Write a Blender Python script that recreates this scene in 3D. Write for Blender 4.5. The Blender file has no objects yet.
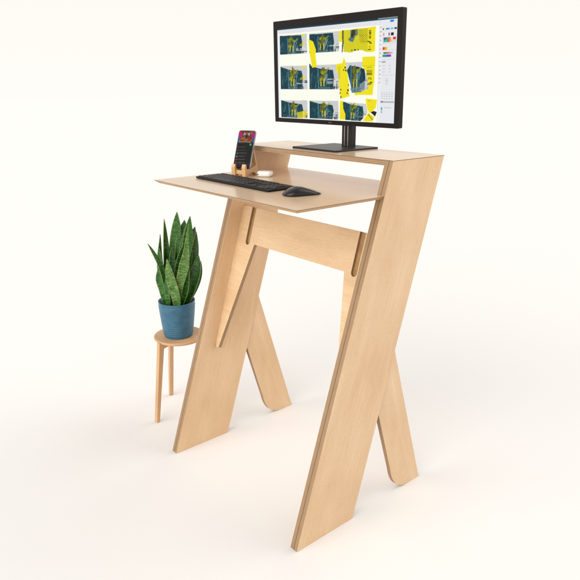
import bpy, bmesh, math, random
import numpy as np
from mathutils import Vector, Matrix

S = bpy.context.scene
COL = S.collection
R = math.radians
random.seed(7)

# ------------------------------------------------------------------ measurements (metres)
H, D = 1.22, 1.116             # height of the shelf top and of the desktop
W2, T = 0.3926, 0.0329         # half the width of the desk, thickness of one side
DB, SLANT, DT = 0.2578, 0.3848 / 1.22, 0.2513
BG = (0.991, 0.960, 0.914)     # cream of the studio


def lin(r, g, b):
    f = lambda c: (c / 255) / 12.92 if c <= 10 else ((c / 255 + 0.055) / 1.055) ** 2.4
    return (f(r), f(g), f(b), 1)


# ------------------------------------------------------------------ materials
def new_mat(name):
    m = bpy.data.materials.new(name)
    m.use_nodes = True
    nt = m.node_tree
    return m, nt, nt.nodes['Principled BSDF']


def node(nt, kind, **kw):
    n = nt.nodes.new(kind)
    for k, v in kw.items():
        if k in n.inputs.keys() if isinstance(k, str) else False:
            n.inputs[k].default_value = v
        else:
            setattr(n, k, v)
    return n


def ramp(nt, stops):
    r = nt.nodes.new('ShaderNodeValToRGB')
    e = r.color_ramp.elements
    while len(e) < len(stops):
        e.new(0.5)
    for i, (p, c) in enumerate(stops):
        e[i].position = p
        e[i].color = c
    return r


def mapped(nt, scale, rot=(0, 0, 0), loc=(0, 0, 0)):
    tc = nt.nodes.new('ShaderNodeTexCoord')
    mp = nt.nodes.new('ShaderNodeMapping')
    mp.inputs['Scale'].default_value = scale
    mp.inputs['Rotation'].default_value = rot
    mp.inputs['Location'].default_value = loc
    nt.links.new(tc.outputs['Object'], mp.inputs['Vector'])
    return mp.outputs['Vector']


def mix(nt, a, b, fac, mode='MIX'):
    m = nt.nodes.new('ShaderNodeMix')
    m.data_type = 'RGBA'
    m.blend_type = mode
    for sock, v in ((m.inputs[6], a), (m.inputs[7], b), (m.inputs[0], fac)):
        if hasattr(v, 'is_linked'):
            nt.links.new(v, sock)
        else:
            sock.default_value = v
    return m.outputs[2]


def plain(name, col, rough=0.5, metal=0.0, coat=0.0, bump=0.0, bscale=600, spec=0.5, vary=0.06):
    m, nt, p = new_mat(name)
    p.inputs['Roughness'].default_value = rough
    p.inputs['Metallic'].default_value = metal
    p.inputs['Coat Weight'].default_value = coat
    p.inputs['Specular IOR Level'].default_value = spec
    n = node(nt, 'ShaderNodeTexNoise')
    n.inputs['Scale'].default_value = bscale * 0.1
    n.inputs['Detail'].default_value = 4
    nt.links.new(mapped(nt, (1, 1, 1)), n.inputs['Vector'])
    lo = tuple(c * (1 - vary) for c in col[:3]) + (1,)
    hi = tuple(min(1, c * (1 + vary)) for c in col[:3]) + (1,)
    r = ramp(nt, [(0.3, lo), (0.7, hi)])
    nt.links.new(n.outputs['Fac'], r.inputs['Fac'])
    nt.links.new(r.outputs['Color'], p.inputs['Base Color'])
    if bump:
        n2 = node(nt, 'ShaderNodeTexNoise')
        n2.inputs['Scale'].default_value = bscale
        nt.links.new(mapped(nt, (1, 1, 1)), n2.inputs['Vector'])
        b = nt.nodes.new('ShaderNodeBump')
        b.inputs['Strength'].default_value = bump
        b.inputs['Distance'].default_value = 0.0005
        nt.links.new(n2.outputs['Fac'], b.inputs['Height'])
        nt.links.new(b.outputs['Normal'], p.inputs['Normal'])
    return m


def veneer(name, base, dark, light, rough=0.42, coat=0.0, coat_rough=0.12, seed=0.0, contrast=1.0, pores=True):
    """birch / maple veneer: fine straight fibres with broad, faint cathedral figure along local X"""
    m, nt, p = new_mat(name)
    # broad figure
    v = mapped(nt, (1.1, 9, 9), loc=(seed, seed * 1.7, 0))
    n1 = node(nt, 'ShaderNodeTexNoise')
    n1.inputs['Scale'].default_value = 1.6
    n1.inputs['Detail'].default_value = 5
    n1.inputs['Distortion'].default_value = 0.9
    nt.links.new(v, n1.inputs['Vector'])
    # rings of the figure
    mth = nt.nodes.new('ShaderNodeMath'); mth.operation = 'MULTIPLY'; mth.inputs[1].default_value = 9
    nt.links.new(n1.outputs['Fac'], mth.inputs[0])
    sn = nt.nodes.new('ShaderNodeMath'); sn.operation = 'SINE'
    nt.links.new(mth.outputs[0], sn.inputs[0])
    mr = nt.nodes.new('ShaderNodeMapRange')
    mr.inputs[1].default_value = -1; mr.inputs[2].default_value = 1
    nt.links.new(sn.outputs[0], mr.inputs[0])
    # fibres
    v2 = mapped(nt, (6, 260, 260), loc=(seed, 0, 0))
    n2 = node(nt, 'ShaderNodeTexNoise')
    n2.inputs['Scale'].default_value = 1.5
    n2.inputs['Detail'].default_value = 6
    nt.links.new(v2, n2.inputs['Vector'])
    # mottled large patches
    v3 = mapped(nt, (3, 7, 7), loc=(0, seed, 0))
    n3 = node(nt, 'ShaderNodeTexNoise')
    n3.inputs['Scale'].default_value = 1.3
    n3.inputs['Detail'].default_value = 5
    nt.links.new(v3, n3.inputs['Vector'])
    c1 = ramp(nt, [(0.0, dark), (1.0, base)])
    nt.links.new(mr.outputs[0], c1.inputs['Fac'])
    c = mix(nt, base, c1.outputs['Color'], 0.55 * contrast)
    r3 = ramp(nt, [(0.35, (0, 0, 0, 1)), (0.7, (1, 1, 1, 1))])
    nt.links.new(n3.outputs['Fac'], r3.inputs['Fac'])
    m3 = nt.nodes.new('ShaderNodeMath'); m3.operation = 'MULTIPLY'; m3.inputs[1].default_value = 0.55
    nt.links.new(r3.outputs['Color'], m3.inputs[0])
    c = mix(nt, c, light, m3.outputs[0])
    r2 = ramp(nt, [(0.3, (0.88, 0.85, 0.81, 1)), (0.62, (1, 1, 1, 1))])
    nt.links.new(n2.outputs['Fac'], r2.inputs['Fac'])
    c = mix(nt, c, r2.outputs['Color'], 0.5 * contrast, 'MULTIPLY')
    if pores:
        v4 = mapped(nt, (55, 900, 900), loc=(seed, 0, 0))
        n4 = node(nt, 'ShaderNodeTexNoise')
        n4.inputs['Scale'].default_value = 1.0
        n4.inputs['Detail'].default_value = 2
        nt.links.new(v4, n4.inputs['Vector'])
        r4 = ramp(nt, [(0.60, (1, 1, 1, 1)), (0.70, (0.70, 0.58, 0.46, 1))])
        nt.links.new(n4.outputs['Fac'], r4.inputs['Fac'])
        c = mix(nt, c, r4.outputs['Color'], 0.6, 'MULTIPLY')
    nt.links.new(c, p.inputs['Base Color'])
    p.inputs['Roughness'].default_value = rough
    p.inputs['Coat Weight'].default_value = coat
    p.inputs['Coat Roughness'].default_value = coat_rough
    b = nt.nodes.new('ShaderNodeBump')
    b.inputs['Strength'].default_value = 0.12
    b.inputs['Distance'].default_value = 0.0004
    nt.links.new(n2.outputs['Fac'], b.inputs['Height'])
    nt.links.new(b.outputs['Normal'], p.inputs['Normal'])
    return m


def ply_edge(name, c_light, c_dark, period=0.0047, rough=0.6, joint=False):
    """cut edge of plywood: alternating veneers stacked along local Z"""
    m, nt, p = new_mat(name)
    tc = nt.nodes.new('ShaderNodeTexCoord')
    sep = nt.nodes.new('ShaderNodeSeparateXYZ')
    nt.links.new(tc.outputs['Object'], sep.inputs[0])
    mu = nt.nodes.new('ShaderNodeMath'); mu.operation = 'MULTIPLY'; mu.inputs[1].default_value = 2 * math.pi / period
    nt.links.new(sep.outputs['Z'], mu.inputs[0])
    sn = nt.nodes.new('ShaderNodeMath'); sn.operation = 'SINE'
    nt.links.new(mu.outputs[0], sn.inputs[0])
    mr = nt.nodes.new('ShaderNodeMapRange')
    mr.inputs[1].default_value = -0.6; mr.inputs[2].default_value = 0.6
    nt.links.new(sn.outputs[0], mr.inputs[0])
    n = node(nt, 'ShaderNodeTexNoise')
    n.inputs['Scale'].default_value = 1.0
    n.inputs['Detail'].default_value = 5
    nt.links.new(mapped(nt, (35, 35, 700)), n.inputs['Vector'])
    c = mix(nt, c_dark, c_light, mr.outputs[0])
    r = ramp(nt, [(0.3, (0.72, 0.68, 0.62, 1)), (0.65, (1.0, 1.0, 1.0, 1))])
    nt.links.new(n.outputs['Fac'], r.inputs['Fac'])
    c = mix(nt, c, r.outputs['Color'], 0.8, 'MULTIPLY')
    if joint:      # dark glue joint between the two boards
        ab = nt.nodes.new('ShaderNodeMath'); ab.operation = 'ABSOLUTE'
        nt.links.new(sep.outputs['Z'], ab.inputs[0])
        lt = nt.nodes.new('ShaderNodeMapRange'); lt.inputs[1].default_value = 0.0009; lt.inputs[2].default_value = 0.0014
        lt.inputs[3].default_value = 1; lt.inputs[4].default_value = 0
        nt.links.new(ab.outputs[0], lt.inputs[0])
        c = mix(nt, c, (0.09, 0.045, 0.02, 1), lt.outputs[0])
    nt.links.new(c, p.inputs['Base Color'])
    p.inputs['Roughness'].default_value = rough
    return m


BIRCH_B = (0.695, 0.485, 0.293, 1)
BIRCH_D = (0.57, 0.365, 0.20, 1)
BIRCH_L = (0.75, 0.56, 0.365, 1)
M = {}
M['birch'] = veneer('birch_veneer', BIRCH_B, BIRCH_D, BIRCH_L, seed=1.3)
M['birch_b'] = veneer('birch_veneer_brace', (0.72, 0.52, 0.32, 1), (0.56, 0.38, 0.205, 1), (0.77, 0.57, 0.375, 1), seed=5.1, contrast=1.35)
M['laminate'] = veneer('oiled_birch_top', (0.66, 0.475, 0.31, 1), (0.58, 0.40, 0.25, 1), (0.71, 0.53, 0.36, 1),
                       rough=0.45, coat=0.65, coat_rough=0.14, seed=3.7, contrast=0.5)
M['edge'] = ply_edge('birch_ply_edge', (0.45, 0.295, 0.165, 1), (0.21, 0.12, 0.058, 1))
M['edge_joint'] = ply_edge('birch_ply_edge_joint', (0.45, 0.295, 0.165, 1), (0.21, 0.12, 0.058, 1), joint=True)
M['edge_light'] = ply_edge('birch_ply_edge_pale', (0.62, 0.41, 0.23, 1), (0.46, 0.28, 0.14, 1))
M['tenon'] = ply_edge('tenon_end', (0.50, 0.30, 0.13, 1), (0.38, 0.22, 0.09, 1))
M['edge_line'] = plain('burnt_edge_line', (0.16, 0.085, 0.04, 1), 0.6)
M['oak'] = veneer('stool_wood', (0.60, 0.37, 0.19, 1), (0.50, 0.29, 0.14, 1), (0.68, 0.45, 0.26, 1), seed=8.2, rough=0.5, contrast=1.4)
M['bamboo'] = veneer('bamboo_ply', (0.72, 0.45, 0.20, 1), (0.54, 0.31, 0.12, 1), (0.80, 0.52, 0.27, 1), seed=2.2, rough=0.45)
M['frame'] = plain('monitor_plastic', (0.010, 0.0075, 0.007, 1), 0.42, bump=0.1, spec=0.12)
M['bezel'] = plain('monitor_bezel', (0.011, 0.008, 0.007, 1), 0.40, spec=0.12)
M['black_metal'] = plain('stand_black_metal', (0.014, 0.012, 0.011, 1), 0.36, metal=0.0, spec=0.25)
M['steel'] = plain('stand_steel_strip', (0.42, 0.38, 0.35, 1), 0.3, metal=1.0)
M['kb_body'] = plain('keyboard_body', (0.008, 0.007, 0.008, 1), 0.45, spec=0.2)
M['kb_key'] = plain('keyboard_keycap', (0.024, 0.022, 0.024, 1), 0.45, bump=0.1, spec=0.3)
M['kb_mark'] = plain('keycap_legend', (0.35, 0.34, 0.34, 1), 0.5)
M['mouse'] = plain('mouse_shell', (0.006, 0.006, 0.007, 1), 0.2, coat=0.45, spec=0.2)
M['mouse_grip'] = plain('mouse_rubber_grip', (0.010, 0.010, 0.011, 1), 0.6, bump=0.2, spec=0.25)
M['mouse_silver'] = plain('mouse_wheel_metal', (0.10, 0.10, 0.11, 1), 0.35, metal=0.8)
M['phone_rim'] = plain('phone_rim_metal', (0.30, 0.30, 0.33, 1), 0.25, metal=1.0)
M['phone_back'] = plain('phone_glass', (0.012, 0.012, 0.014, 1), 0.15, coat=0.5)
M['white_gloss'] = plain('glossy_white_plastic', (0.84, 0.82, 0.80, 1), 0.18, coat=0.5, vary=0.01)
M['dark_dot'] = plain('dark_plastic', (0.03, 0.025, 0.025, 1), 0.4)
M['soil'] = plain('potting_soil', (0.035, 0.022, 0.014, 1), 0.95, bump=1.0, bscale=300, vary=0.5)

# pot glaze with a raised woven diamond texture
m, nt, p = new_mat('blue_textured_glaze')
p.inputs['Roughness'].default_value = 0.42
p.inputs['Coat Weight'].default_value = 0.15
n = node(nt, 'ShaderNodeTexNoise'); n.inputs['Scale'].default_value = 30
nt.links.new(mapped(nt, (1, 1, 1)), n.inputs['Vector'])
r_ = ramp(nt, [(0.3, (0.018, 0.100, 0.175, 1)), (0.7, (0.030, 0.135, 0.225, 1))])
nt.links.new(n.outputs['Fac'], r_.inputs['Fac'])
nt.links.new(r_.outputs['Color'], p.inputs['Base Color'])
M['pot'] = m

# floor: matt studio paint
m, nt, p = new_mat('studio_floor_paint')
p.inputs['Base Color'].default_value = (0.776, 0.768, 0.765, 1)
p.inputs['Roughness'].default_value = 1.0
p.inputs['Specular IOR Level'].default_value = 0.0
M['floor'] = m
FLOOR_P = p

# leaf: dark green with ragged pale cross bands, paler margins
def leaf_mat(name, dark, mid, pale, amount):
    m, nt, p = new_mat(name)
    tc = nt.nodes.new('ShaderNodeTexCoord')
    mp = nt.nodes.new('ShaderNodeMapping')
    mp.inputs['Scale'].default_value = (0.9, 74, 1)
    nt.links.new(tc.outputs['UV'], mp.inputs['Vector'])
    n0 = node(nt, 'ShaderNodeTexNoise'); n0.inputs['Scale'].default_value = 90; n0.inputs['Detail'].default_value = 3
    nt.links.new(tc.outputs['Object'], n0.inputs['Vector'])
    add = nt.nodes.new('ShaderNodeVectorMath'); add.operation = 'MULTIPLY_ADD'
    add.inputs[1].default_value = (0.4, 3.4, 0)
    nt.links.new(n0.outputs['Color'], add.inputs[0])
    nt.links.new(mp.outputs['Vector'], add.inputs[2])
    nb = node(nt, 'ShaderNodeTexNoise'); nb.inputs['Scale'].default_value = 1.25; nb.inputs['Detail'].default_value = 4
    nb.inputs['Roughness'].default_value = 0.7
    nt.links.new(add.outputs[0], nb.inputs['Vector'])
    r = ramp(nt, [(0.40, dark), (0.52, mid), (0.68, pale)])
    nt.links.new(nb.outputs['Fac'], r.inputs['Fac'])
    c = mix(nt, mid, r.outputs['Color'], amount)
    # margins
    sep = nt.nodes.new('ShaderNodeSeparateXYZ'); nt.links.new(tc.outputs['UV'], sep.inputs[0])
    s1 = nt.nodes.new('ShaderNodeMath'); s1.operation = 'SUBTRACT'; s1.inputs[1].default_value = 0.5
    nt.links.new(sep.outputs['X'], s1.inputs[0])
    ab = nt.nodes.new('ShaderNodeMath'); ab.operation = 'ABSOLUTE'; nt.links.new(s1.outputs[0], ab.inputs[0])
    mr = nt.nodes.new('ShaderNodeMapRange'); mr.inputs[1].default_value = 0.43; mr.inputs[2].default_value = 0.5
    mr.inputs[4].default_value = 0.6
    nt.links.new(ab.outputs[0], mr.inputs[0])
    c = mix(nt, c, (0.20, 0.33, 0.08, 1), mr.outputs[0])
    nt.links.new(c, p.inputs['Base Color'])
    p.inputs['Roughness'].default_value = 0.33
    p.inputs['Specular IOR Level'].default_value = 0.5
    b = nt.nodes.new('ShaderNodeBump'); b.inputs['Strength'].default_value = 0.3; b.inputs['Distance'].default_value = 0.0008
    nt.links.new(nb.outputs['Fac'], b.inputs['Height']); nt.links.new(b.outputs['Normal'], p.inputs['Normal'])
    return m

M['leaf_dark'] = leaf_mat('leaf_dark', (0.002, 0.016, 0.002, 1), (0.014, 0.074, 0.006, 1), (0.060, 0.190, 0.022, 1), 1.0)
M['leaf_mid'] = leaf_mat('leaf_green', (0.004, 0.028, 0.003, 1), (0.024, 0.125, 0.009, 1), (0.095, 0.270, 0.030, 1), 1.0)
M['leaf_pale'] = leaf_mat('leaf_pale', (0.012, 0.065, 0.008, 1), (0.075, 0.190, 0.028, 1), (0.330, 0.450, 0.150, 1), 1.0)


def emission_mat(name, attr=None, col=None, strength=1.0):
    """a lit display: shows its picture as light, under a glossy glass coat"""
    m, nt, p = new_mat(name)
    p.inputs['Base Color'].default_value = (0.004, 0.004, 0.004, 1)
    p.inputs['Roughness'].default_value = 0.3
    p.inputs['Specular IOR Level'].default_value = 0.06
    p.inputs['Emission Strength'].default_value = strength
    if attr:
        a = nt.nodes.new('ShaderNodeAttribute'); a.attribute_name = attr
        nt.links.new(a.outputs['Color'], p.inputs['Emission Color'])
    else:
        p.inputs['Emission Color'].default_value = col
    return m

M['screen'] = emission_mat('lit_display', 'pix', strength=0.98)


# ------------------------------------------------------------------ object helpers
def link(o, parent=None):
    COL.objects.link(o)
    if parent is not None:
        o.parent = parent
        o.matrix_parent_inverse = Matrix.Identity(4)
    return o


def thing(name, label, cat, loc=(0, 0, 0), rz=0, group=None):
    o = bpy.data.objects.new(name, None)
    o.empty_display_size = 0.05
    o.location = loc
    o.rotation_euler = (0, 0, rz)
    COL.objects.link(o)
    o['label'] = label
    o['category'] = cat
    if group:
        o['group'] = group
    return o


def from_bm(name, bm, mats, parent=None, matrix=None, smooth=False, bevel=0.0, seg=2, angle=35):
    me = bpy.data.meshes.new(name)
    bm.normal_update()
    bm.to_mesh(me)
    bm.free()
    for mm in (mats if isinstance(mats, (list, tuple)) else [mats]):
        me.materials.append(mm)
    if smooth:
        for f in me.polygons:
            f.use_smooth = True
    o = bpy.data.objects.new(name, me)
    link(o, parent)
    if matrix is not None:
        o.matrix_local = matrix
    if bevel:
        b = o.modifiers.new('soft_edges', 'BEVEL')
        b.width = bevel
        b.segments = seg
        b.limit_method = 'ANGLE'
        b.angle_limit = R(angle)
        b.harden_normals = False
    return o


def prism(bm, pts, z0, z1, mi_face=0, mi_side=1):
    """closed prism over a polygon in local XY between z0 and z1"""
    lo = [bm.verts.new((x, y, z0)) for x, y in pts]
    hi = [bm.verts.new((x, y, z1)) for x, y in pts]
    f = bm.faces.new(list(reversed(lo))); f.material_index = mi_face
    f = bm.faces.new(hi); f.material_index = mi_face
    n = len(pts)
    for i in range(n):
        f = bm.faces.new((lo[i], lo[(i + 1) % n], hi[(i + 1) % n], hi[i])); f.material_index = mi_side
    bmesh.ops.recalc_face_normals(bm, faces=bm.faces)


def box(bm, cx, cy, cz, sx, sy, sz, mi=0):
    vs = [bm.verts.new((cx + i * sx / 2, cy + j * sy / 2, cz + k * sz / 2)) for i in (-1, 1) for j in (-1, 1) for k in (-1, 1)]
    for q in ((0, 1, 3, 2), (4, 6, 7, 5), (0, 4, 5, 1), (2, 3, 7, 6), (0, 2, 6, 4), (1, 5, 7, 3)):
        f = bm.faces.new([vs[i] for i in q]); f.material_index = mi
    bmesh.ops.recalc_face_normals(bm, faces=bm.faces)


def rrect(w, h, r, n=6, cx=0, cy=0):
    out = []
    for sx, sy, a0 in ((1, 1, 0), (-1, 1, 90), (-1, -1, 180), (1, -1, 270)):
        for i in range(n + 1):
            a = R(a0 + 90 * i / n)
            out.append((cx + sx * (w / 2 - r) + r * math.cos(a), cy + sy * (h / 2 - r) + r * math.sin(a)))
    return out


def frame_matrix(origin, xdir, ydir):
    x = Vector(xdir).normalized()
    z = x.cross(Vector(ydir)).normalized()
    y = z.cross(x)
    mt = Matrix.Identity(4)
    for i, c in enumerate((x, y, z)):
        mt[0][i], mt[1][i], mt[2][i] = c
    mt.translation = Vector(origin)
    return mt


def lathe(bm, prof, n=64, mi=0):
    rings = []
    for r, z in prof:
        if r < 1e-6:
            rings.append([bm.verts.new((0, 0, z))])
        else:
            rings.append([bm.verts.new((r * math.cos(2 * math.pi * i / n), r * math.sin(2 * math.pi * i / n), z)) for i in range(n)])
    for a, b in zip(rings, rings[1:]):
        for i in range(n):
            j = (i + 1) % n
            if len(a) == 1 and len(b) == 1:
                continue
            if len(a) == 1:
                f = bm.faces.new((a[0], b[j], b[i]))
            elif len(b) == 1:
                f = bm.faces.new((a[i], a[j], b[0]))
            else:
                f = bm.faces.new((a[i], a[j], b[j], b[i]))
            f.material_index = mi
    bmesh.ops.recalc_face_normals(bm, faces=bm.faces)


# ------------------------------------------------------------------ the floor
bm = bmesh.new()
N = 24
vs = [[bm.verts.new((-90 + 180 * i / N, -90 + 180 * j / N, 0)) for j in range(N + 1)] for i in range(N + 1)]
for i in range(N):
    for j in range(N):
        bm.faces.new((vs[i][j], vs[i + 1][j], vs[i + 1][j + 1], vs[i][j + 1]))
fl = from_bm('floor', bm, M['floor'])
fl['kind'] = 'structure'

# ------------------------------------------------------------------ the desk
desk = thing('standing_desk', 'tall birch plywood standing desk with slanted crossed legs and raised monitor shelf', 'desk')
HS = H - 0.0016      # the sides and the shelf board end just under the top veneer


def side_outline(lo=0.0, hi=HS):
    """the slanted parallelogram of a side in world (y, z)"""
    fy = lambda z: SLANT * z
    by = lambda z: DB + (SLANT * H + DT - DB) * z / H
    return [(fy(lo), lo), (by(lo), lo), (by(hi), hi), (fy(hi), hi)]


cs, sn_ = math.cos(math.atan(SLANT)), math.sin(math.atan(SLANT))
for s in (-1, 1):
    # local X up the slant, local Z across the board (world -x), origin at the bottom front corner of the inner board
    x0 = s * (W2 - T / 2)
    mt = frame_matrix((x0, 0, 0), (0, sn_, cs), (0, cs, -sn_))
    inv = mt.inverted()
    pts = [inv @ Vector((x0, y, z)) for y, z in side_outline()]
    pts = [(q.x, q.y) for q in pts]
    bm = bmesh.new()
    prism(bm, pts, -T / 2, T / 2)
    from_bm('side_panel', bm, [M['birch'], M['edge_joint']], desk, mt, bevel=0.0007, seg=1)

    # crossed rear leg, housed between the two boards of the side
    arc = []
    a, c, b = (0.459, 0.103), (0.481, 0.004), (0.560, 0.0)
    for i in range(13):
        u = i / 12
        arc.append(tuple((1 - u) ** 2 * a[k] + 2 * u * (1 - u) * c[k] + u * u * b[k] for k in (0, 1)))
    leg = [(0.631, 0.0), (0.402, 0.725), (0.300, 0.61)] + arc
    d = Vector((0, -0.3016, 0.9534))
    mt = frame_matrix((x0, 0.6, 0), d, (0, 0.9534, 0.3016))
    inv = mt.inverted()
    q2 = [inv @ Vector((x0, y, z)) for y, z in leg]
    bm = bmesh.new()
    prism(bm, [(q.x, q.y) for q in q2], -0.009, 0.009)
    from_bm('rear_leg', bm, [M['birch'], M['edge']], desk, mt, bevel=0.0007, seg=1)

# brace: a crossbar with two long tapering tongues, leaning back with the legs
BS = 0.289
bcs, bsn = math.cos(math.atan(BS)), math.sin(math.atan(BS))
by0 = 0.209 + (0.85 - 0.4165) * BS
mt = frame_matrix((0, by0, 0.85), (1, 0, 0), (0, bsn, bcs))     # local x = world x, y up the board, z = out to the front? (x cross y)
L = W2 - T + 0.0003
yt, yb, ytip = (0.985 - 0.85) / bcs, 0.0, (0.420 - 0.85) / bcs


def slot(x0, x1, yb_, top, n=7):
    """points going down x0 side, round the bottom, up x1"""
    r = abs(x1 - x0) / 2
    cx = (x0 + x1) / 2
    sg = 1 if x1 > x0 else -1
    out = [(x0, top)]
    for i in range(n + 1):
        a = math.pi * i / n
        out.append((cx - sg * r * math.cos(a), yb_ + r - r * math.sin(a)))
    out.append((x1, top))
    return out


sb = -0.008
pts = [(-L, yt)] + slot(-0.302, -0.276, sb, yt) + slot(0.276, 0.302, sb, yt) + [(L, yt), (L, ytip + 0.02), (L - 0.006, ytip),
      (L - 0.022, ytip + 0.002)]
# inner outline on the right, crossbar underside, inner outline on the left
pts += [(0.245, yb), (-0.245, yb), (-(L - 0.022), ytip + 0.002), (-(L - 0.006), ytip), (-L, ytip + 0.02)]
bm = bmesh.new()
prism(bm, pts, -0.016, 0.0) if False else prism(bm, pts, 0.0, 0.016)
brace = from_bm('leg_brace', bm, [M['birch_b'], M['edge']], desk, mt, bevel=0.0006, seg=1)
BRACE_Z = (mt.to_3x3() @ Vector((0, 0, 1)))
if BRACE_Z.y < 0:       # keep the board behind its front plane
    brace.location = brace.location - BRACE_Z * 0.016
for s in (-1, 1):
    bm = bmesh.new()
    prism(bm, slot(s * 0.289 - 0.0127, s * 0.289 + 0.0127, sb + 0.0003, yt - 0.0006), -0.009, 0.009)
    o = from_bm('slot_tenon', bm, [M['tenon'], M['edge']], desk, mt)
    o.location = Vector((0, by0, 0.85)) + (BRACE_Z if BRACE_Z.y > 0 else -BRACE_Z) * 0.0185

# desktop: thin board with an undercut bevel on the front and the sides
xt, ins = W2 - 0.0035, 0.012
bm = bmesh.new()
ztop, zl, zb = D, D - 0.0014, D - 0.0108
y0, y1 = 0.0, 0.599
loops = [[(-xt, y0, ztop), (xt, y0, ztop), (xt, y1, ztop), (-xt, y1, ztop)],
         [(-xt, y0, zl), (xt, y0, zl), (xt, y1, zl), (-xt, y1, zl)],
         [(-xt + ins, y0 + ins, zb), (xt - ins, y0 + ins, zb), (xt - ins, y1, zb), (-xt + ins, y1, zb)]]
loops = [[bm.verts.new(v) for v in l] for l in loops]
bm.faces.new(loops[0]).material_index = 0
bm.faces.new(list(reversed(loops[2]))).material_index = 1
for i in range(4):
    j = (i + 1) % 4
    bm.faces.new((loops[1][i], loops[1][j], loops[0][j], loops[0][i])).material_index = 3
    bm.faces.new((loops[2][i], loops[2][j], loops[1][j], loops[1][i])).material_index = 2
bmesh.ops.recalc_face_normals(bm, faces=bm.faces)
from_bm('desktop', bm, [M['laminate'], M['birch'], M['edge_light'], M['edge_line']], desk)

# monitor shelf: board between the sides plus the top veneer that covers the whole width
bm = bmesh.new()
zs0, zs1 = H - 0.0165, HS - 0.0002
xi = W2 - T - 0.0002
o_ = side_outline(zs0, zs1)
lo = [bm.verts.new((-xi, y, z)) for y, z in o_]
hi = [bm.verts.new((xi, y, z)) for y, z in o_]
bm.faces.new(list(reversed(lo))).material_index = 1
bm.faces.new(hi).material_index = 1
for i in range(4):
    f = bm.faces.new((lo[i], lo[(i + 1) % 4], hi[(i + 1) % 4], hi[i]))
    f.material_index = 0 if i in (0, 2) else 1
bmesh.ops.recalc_face_normals(bm, faces=bm.faces)
shelf = from_bm('monitor_shelf', bm, [M['birch'], M['edge']], desk)
bm = bmesh.new()
box(bm, 0, (SLANT * H + SLANT * H + DT) / 2 , H - 0.0007, 2 * W2, DT, 0.0014)
for f in bm.faces:
    f.material_index = 0 if f.normal.z > 0.5 else 1
from_bm('top_veneer', bm, [M['laminate'], M['edge_line']], shelf)

# ------------------------------------------------------------------ painter for lit displays
class Canvas:
    def __init__(s, w, h, bg, aspect):
        s.w, s.h = w, h
        s.a = np.zeros((h, w, 3)); s.a[:] = bg
        yy, xx = np.mgrid[0:h, 0:w]
        s.x, s.y = (xx + 0.5) / w, (yy + 0.5) / h
        s.rng = np.random.RandomState(3)

    def mask(s, poly):
        inside = np.zeros((s.h, s.w), bool)
        n = len(poly)
        for i in range(n):
            x1, y1 = poly[i]; x2, y2 = poly[(i + 1) % n]
            if y1 == y2:
                continue
            c = ((s.y > y1) != (s.y > y2)) & (s.x < (x2 - x1) * (s.y - y1) / (y2 - y1) + x1)
            inside ^= c
        return inside

    def poly(s, pts, col, alpha=1.0, noise=0.0, clip=None):
        mk = s.mask(pts)
        if clip is not None:
            mk &= clip
        c = np.array(col, float)
        if noise:
            k = s.rng.rand(s.h, s.w, 1) * noise - noise / 2
            v = np.clip(c + k * 255, 0, 255)
            s.a[mk] = (s.a * (1 - alpha) + v * alpha)[mk]
        else:
            s.a[mk] = s.a[mk] * (1 - alpha) + c * alpha
        return mk

    def rect(s, x0, y0, x1, y1, col, alpha=1.0, noise=0.0, clip=None):
        return s.poly([(x0, y0), (x1, y0), (x1, y1), (x0, y1)], col, alpha, noise, clip)

    def ell(s, cx, cy, rx, ry, col, alpha=1.0, clip=None):
        mk = ((s.x - cx) / rx) ** 2 + ((s.y - cy) / ry) ** 2 < 1
        if clip is not None:
            mk &= clip
        s.a[mk] = s.a[mk] * (1 - alpha) + np.array(col, float) * alpha

    def blur(s, k=1):
        for _ in range(k):
            p_ = np.pad(s.a, ((1, 1), (1, 1), (0, 0)), 'edge')
            s.a = (p_[:-2, 1:-1] + p_[2:, 1:-1] + p_[1:-1, :-2] + p_[1:-1, 2:] + 4 * p_[1:-1, 1:-1]) / 8

    def mesh(s, name, width, height, parent, mat, matrix, corner=0.0):
        """a flat grid of cells in local XZ facing -Y, one colour per cell"""
        h, w = s.h, s.w
        xs = (np.arange(w + 1) / w - 0.5) * width
        zs = (0.5 - np.arange(h + 1) / h) * height
        X, Z = np.meshgrid(xs, zs)
        co = np.stack([X, np.zeros_like(X), Z], -1).reshape(-1, 3)
        i = np.arange(h * w); r, c = i // w, i % w
        v0 = r * (w + 1) + c
        quads = np.stack([v0, v0 + w + 1, v0 + w + 2, v0 + 1], -1)
        if corner:
            cx, cz = (xs[c] + xs[c + 1]) / 2, (zs[r] + zs[r + 1]) / 2
            dx = np.maximum(np.abs(cx) - (width / 2 - corner), 0); dz = np.maximum(np.abs(cz) - (height / 2 - corner), 0)
            keep = dx * dx + dz * dz < corner * corner
            quads = quads[keep]
        else:
            keep = np.ones(len(i), bool)
        me = bpy.data.meshes.new(name)
        me.from_pydata(co.tolist(), [], quads.tolist())
        v = np.clip(s.a / 255, 0, 1).reshape(-1, 3)[keep]
        l = np.where(v <= 0.04045, v / 12.92, ((v + 0.055) / 1.055) ** 2.4)
        rgba = np.concatenate([l, np.ones((len(l), 1))], 1)
        at = me.color_attributes.new('pix', 'FLOAT_COLOR', 'CORNER')
        at.data.foreach_set('color', np.repeat(rgba, 4, 0).ravel().astype(np.float32))
        me.materials.append(mat)
        o = bpy.data.objects.new(name, me)
        link(o, parent)
        o.matrix_local = matrix
        return o


YEL = (240, 226, 22)
TEAL = (16, 62, 74)


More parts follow.
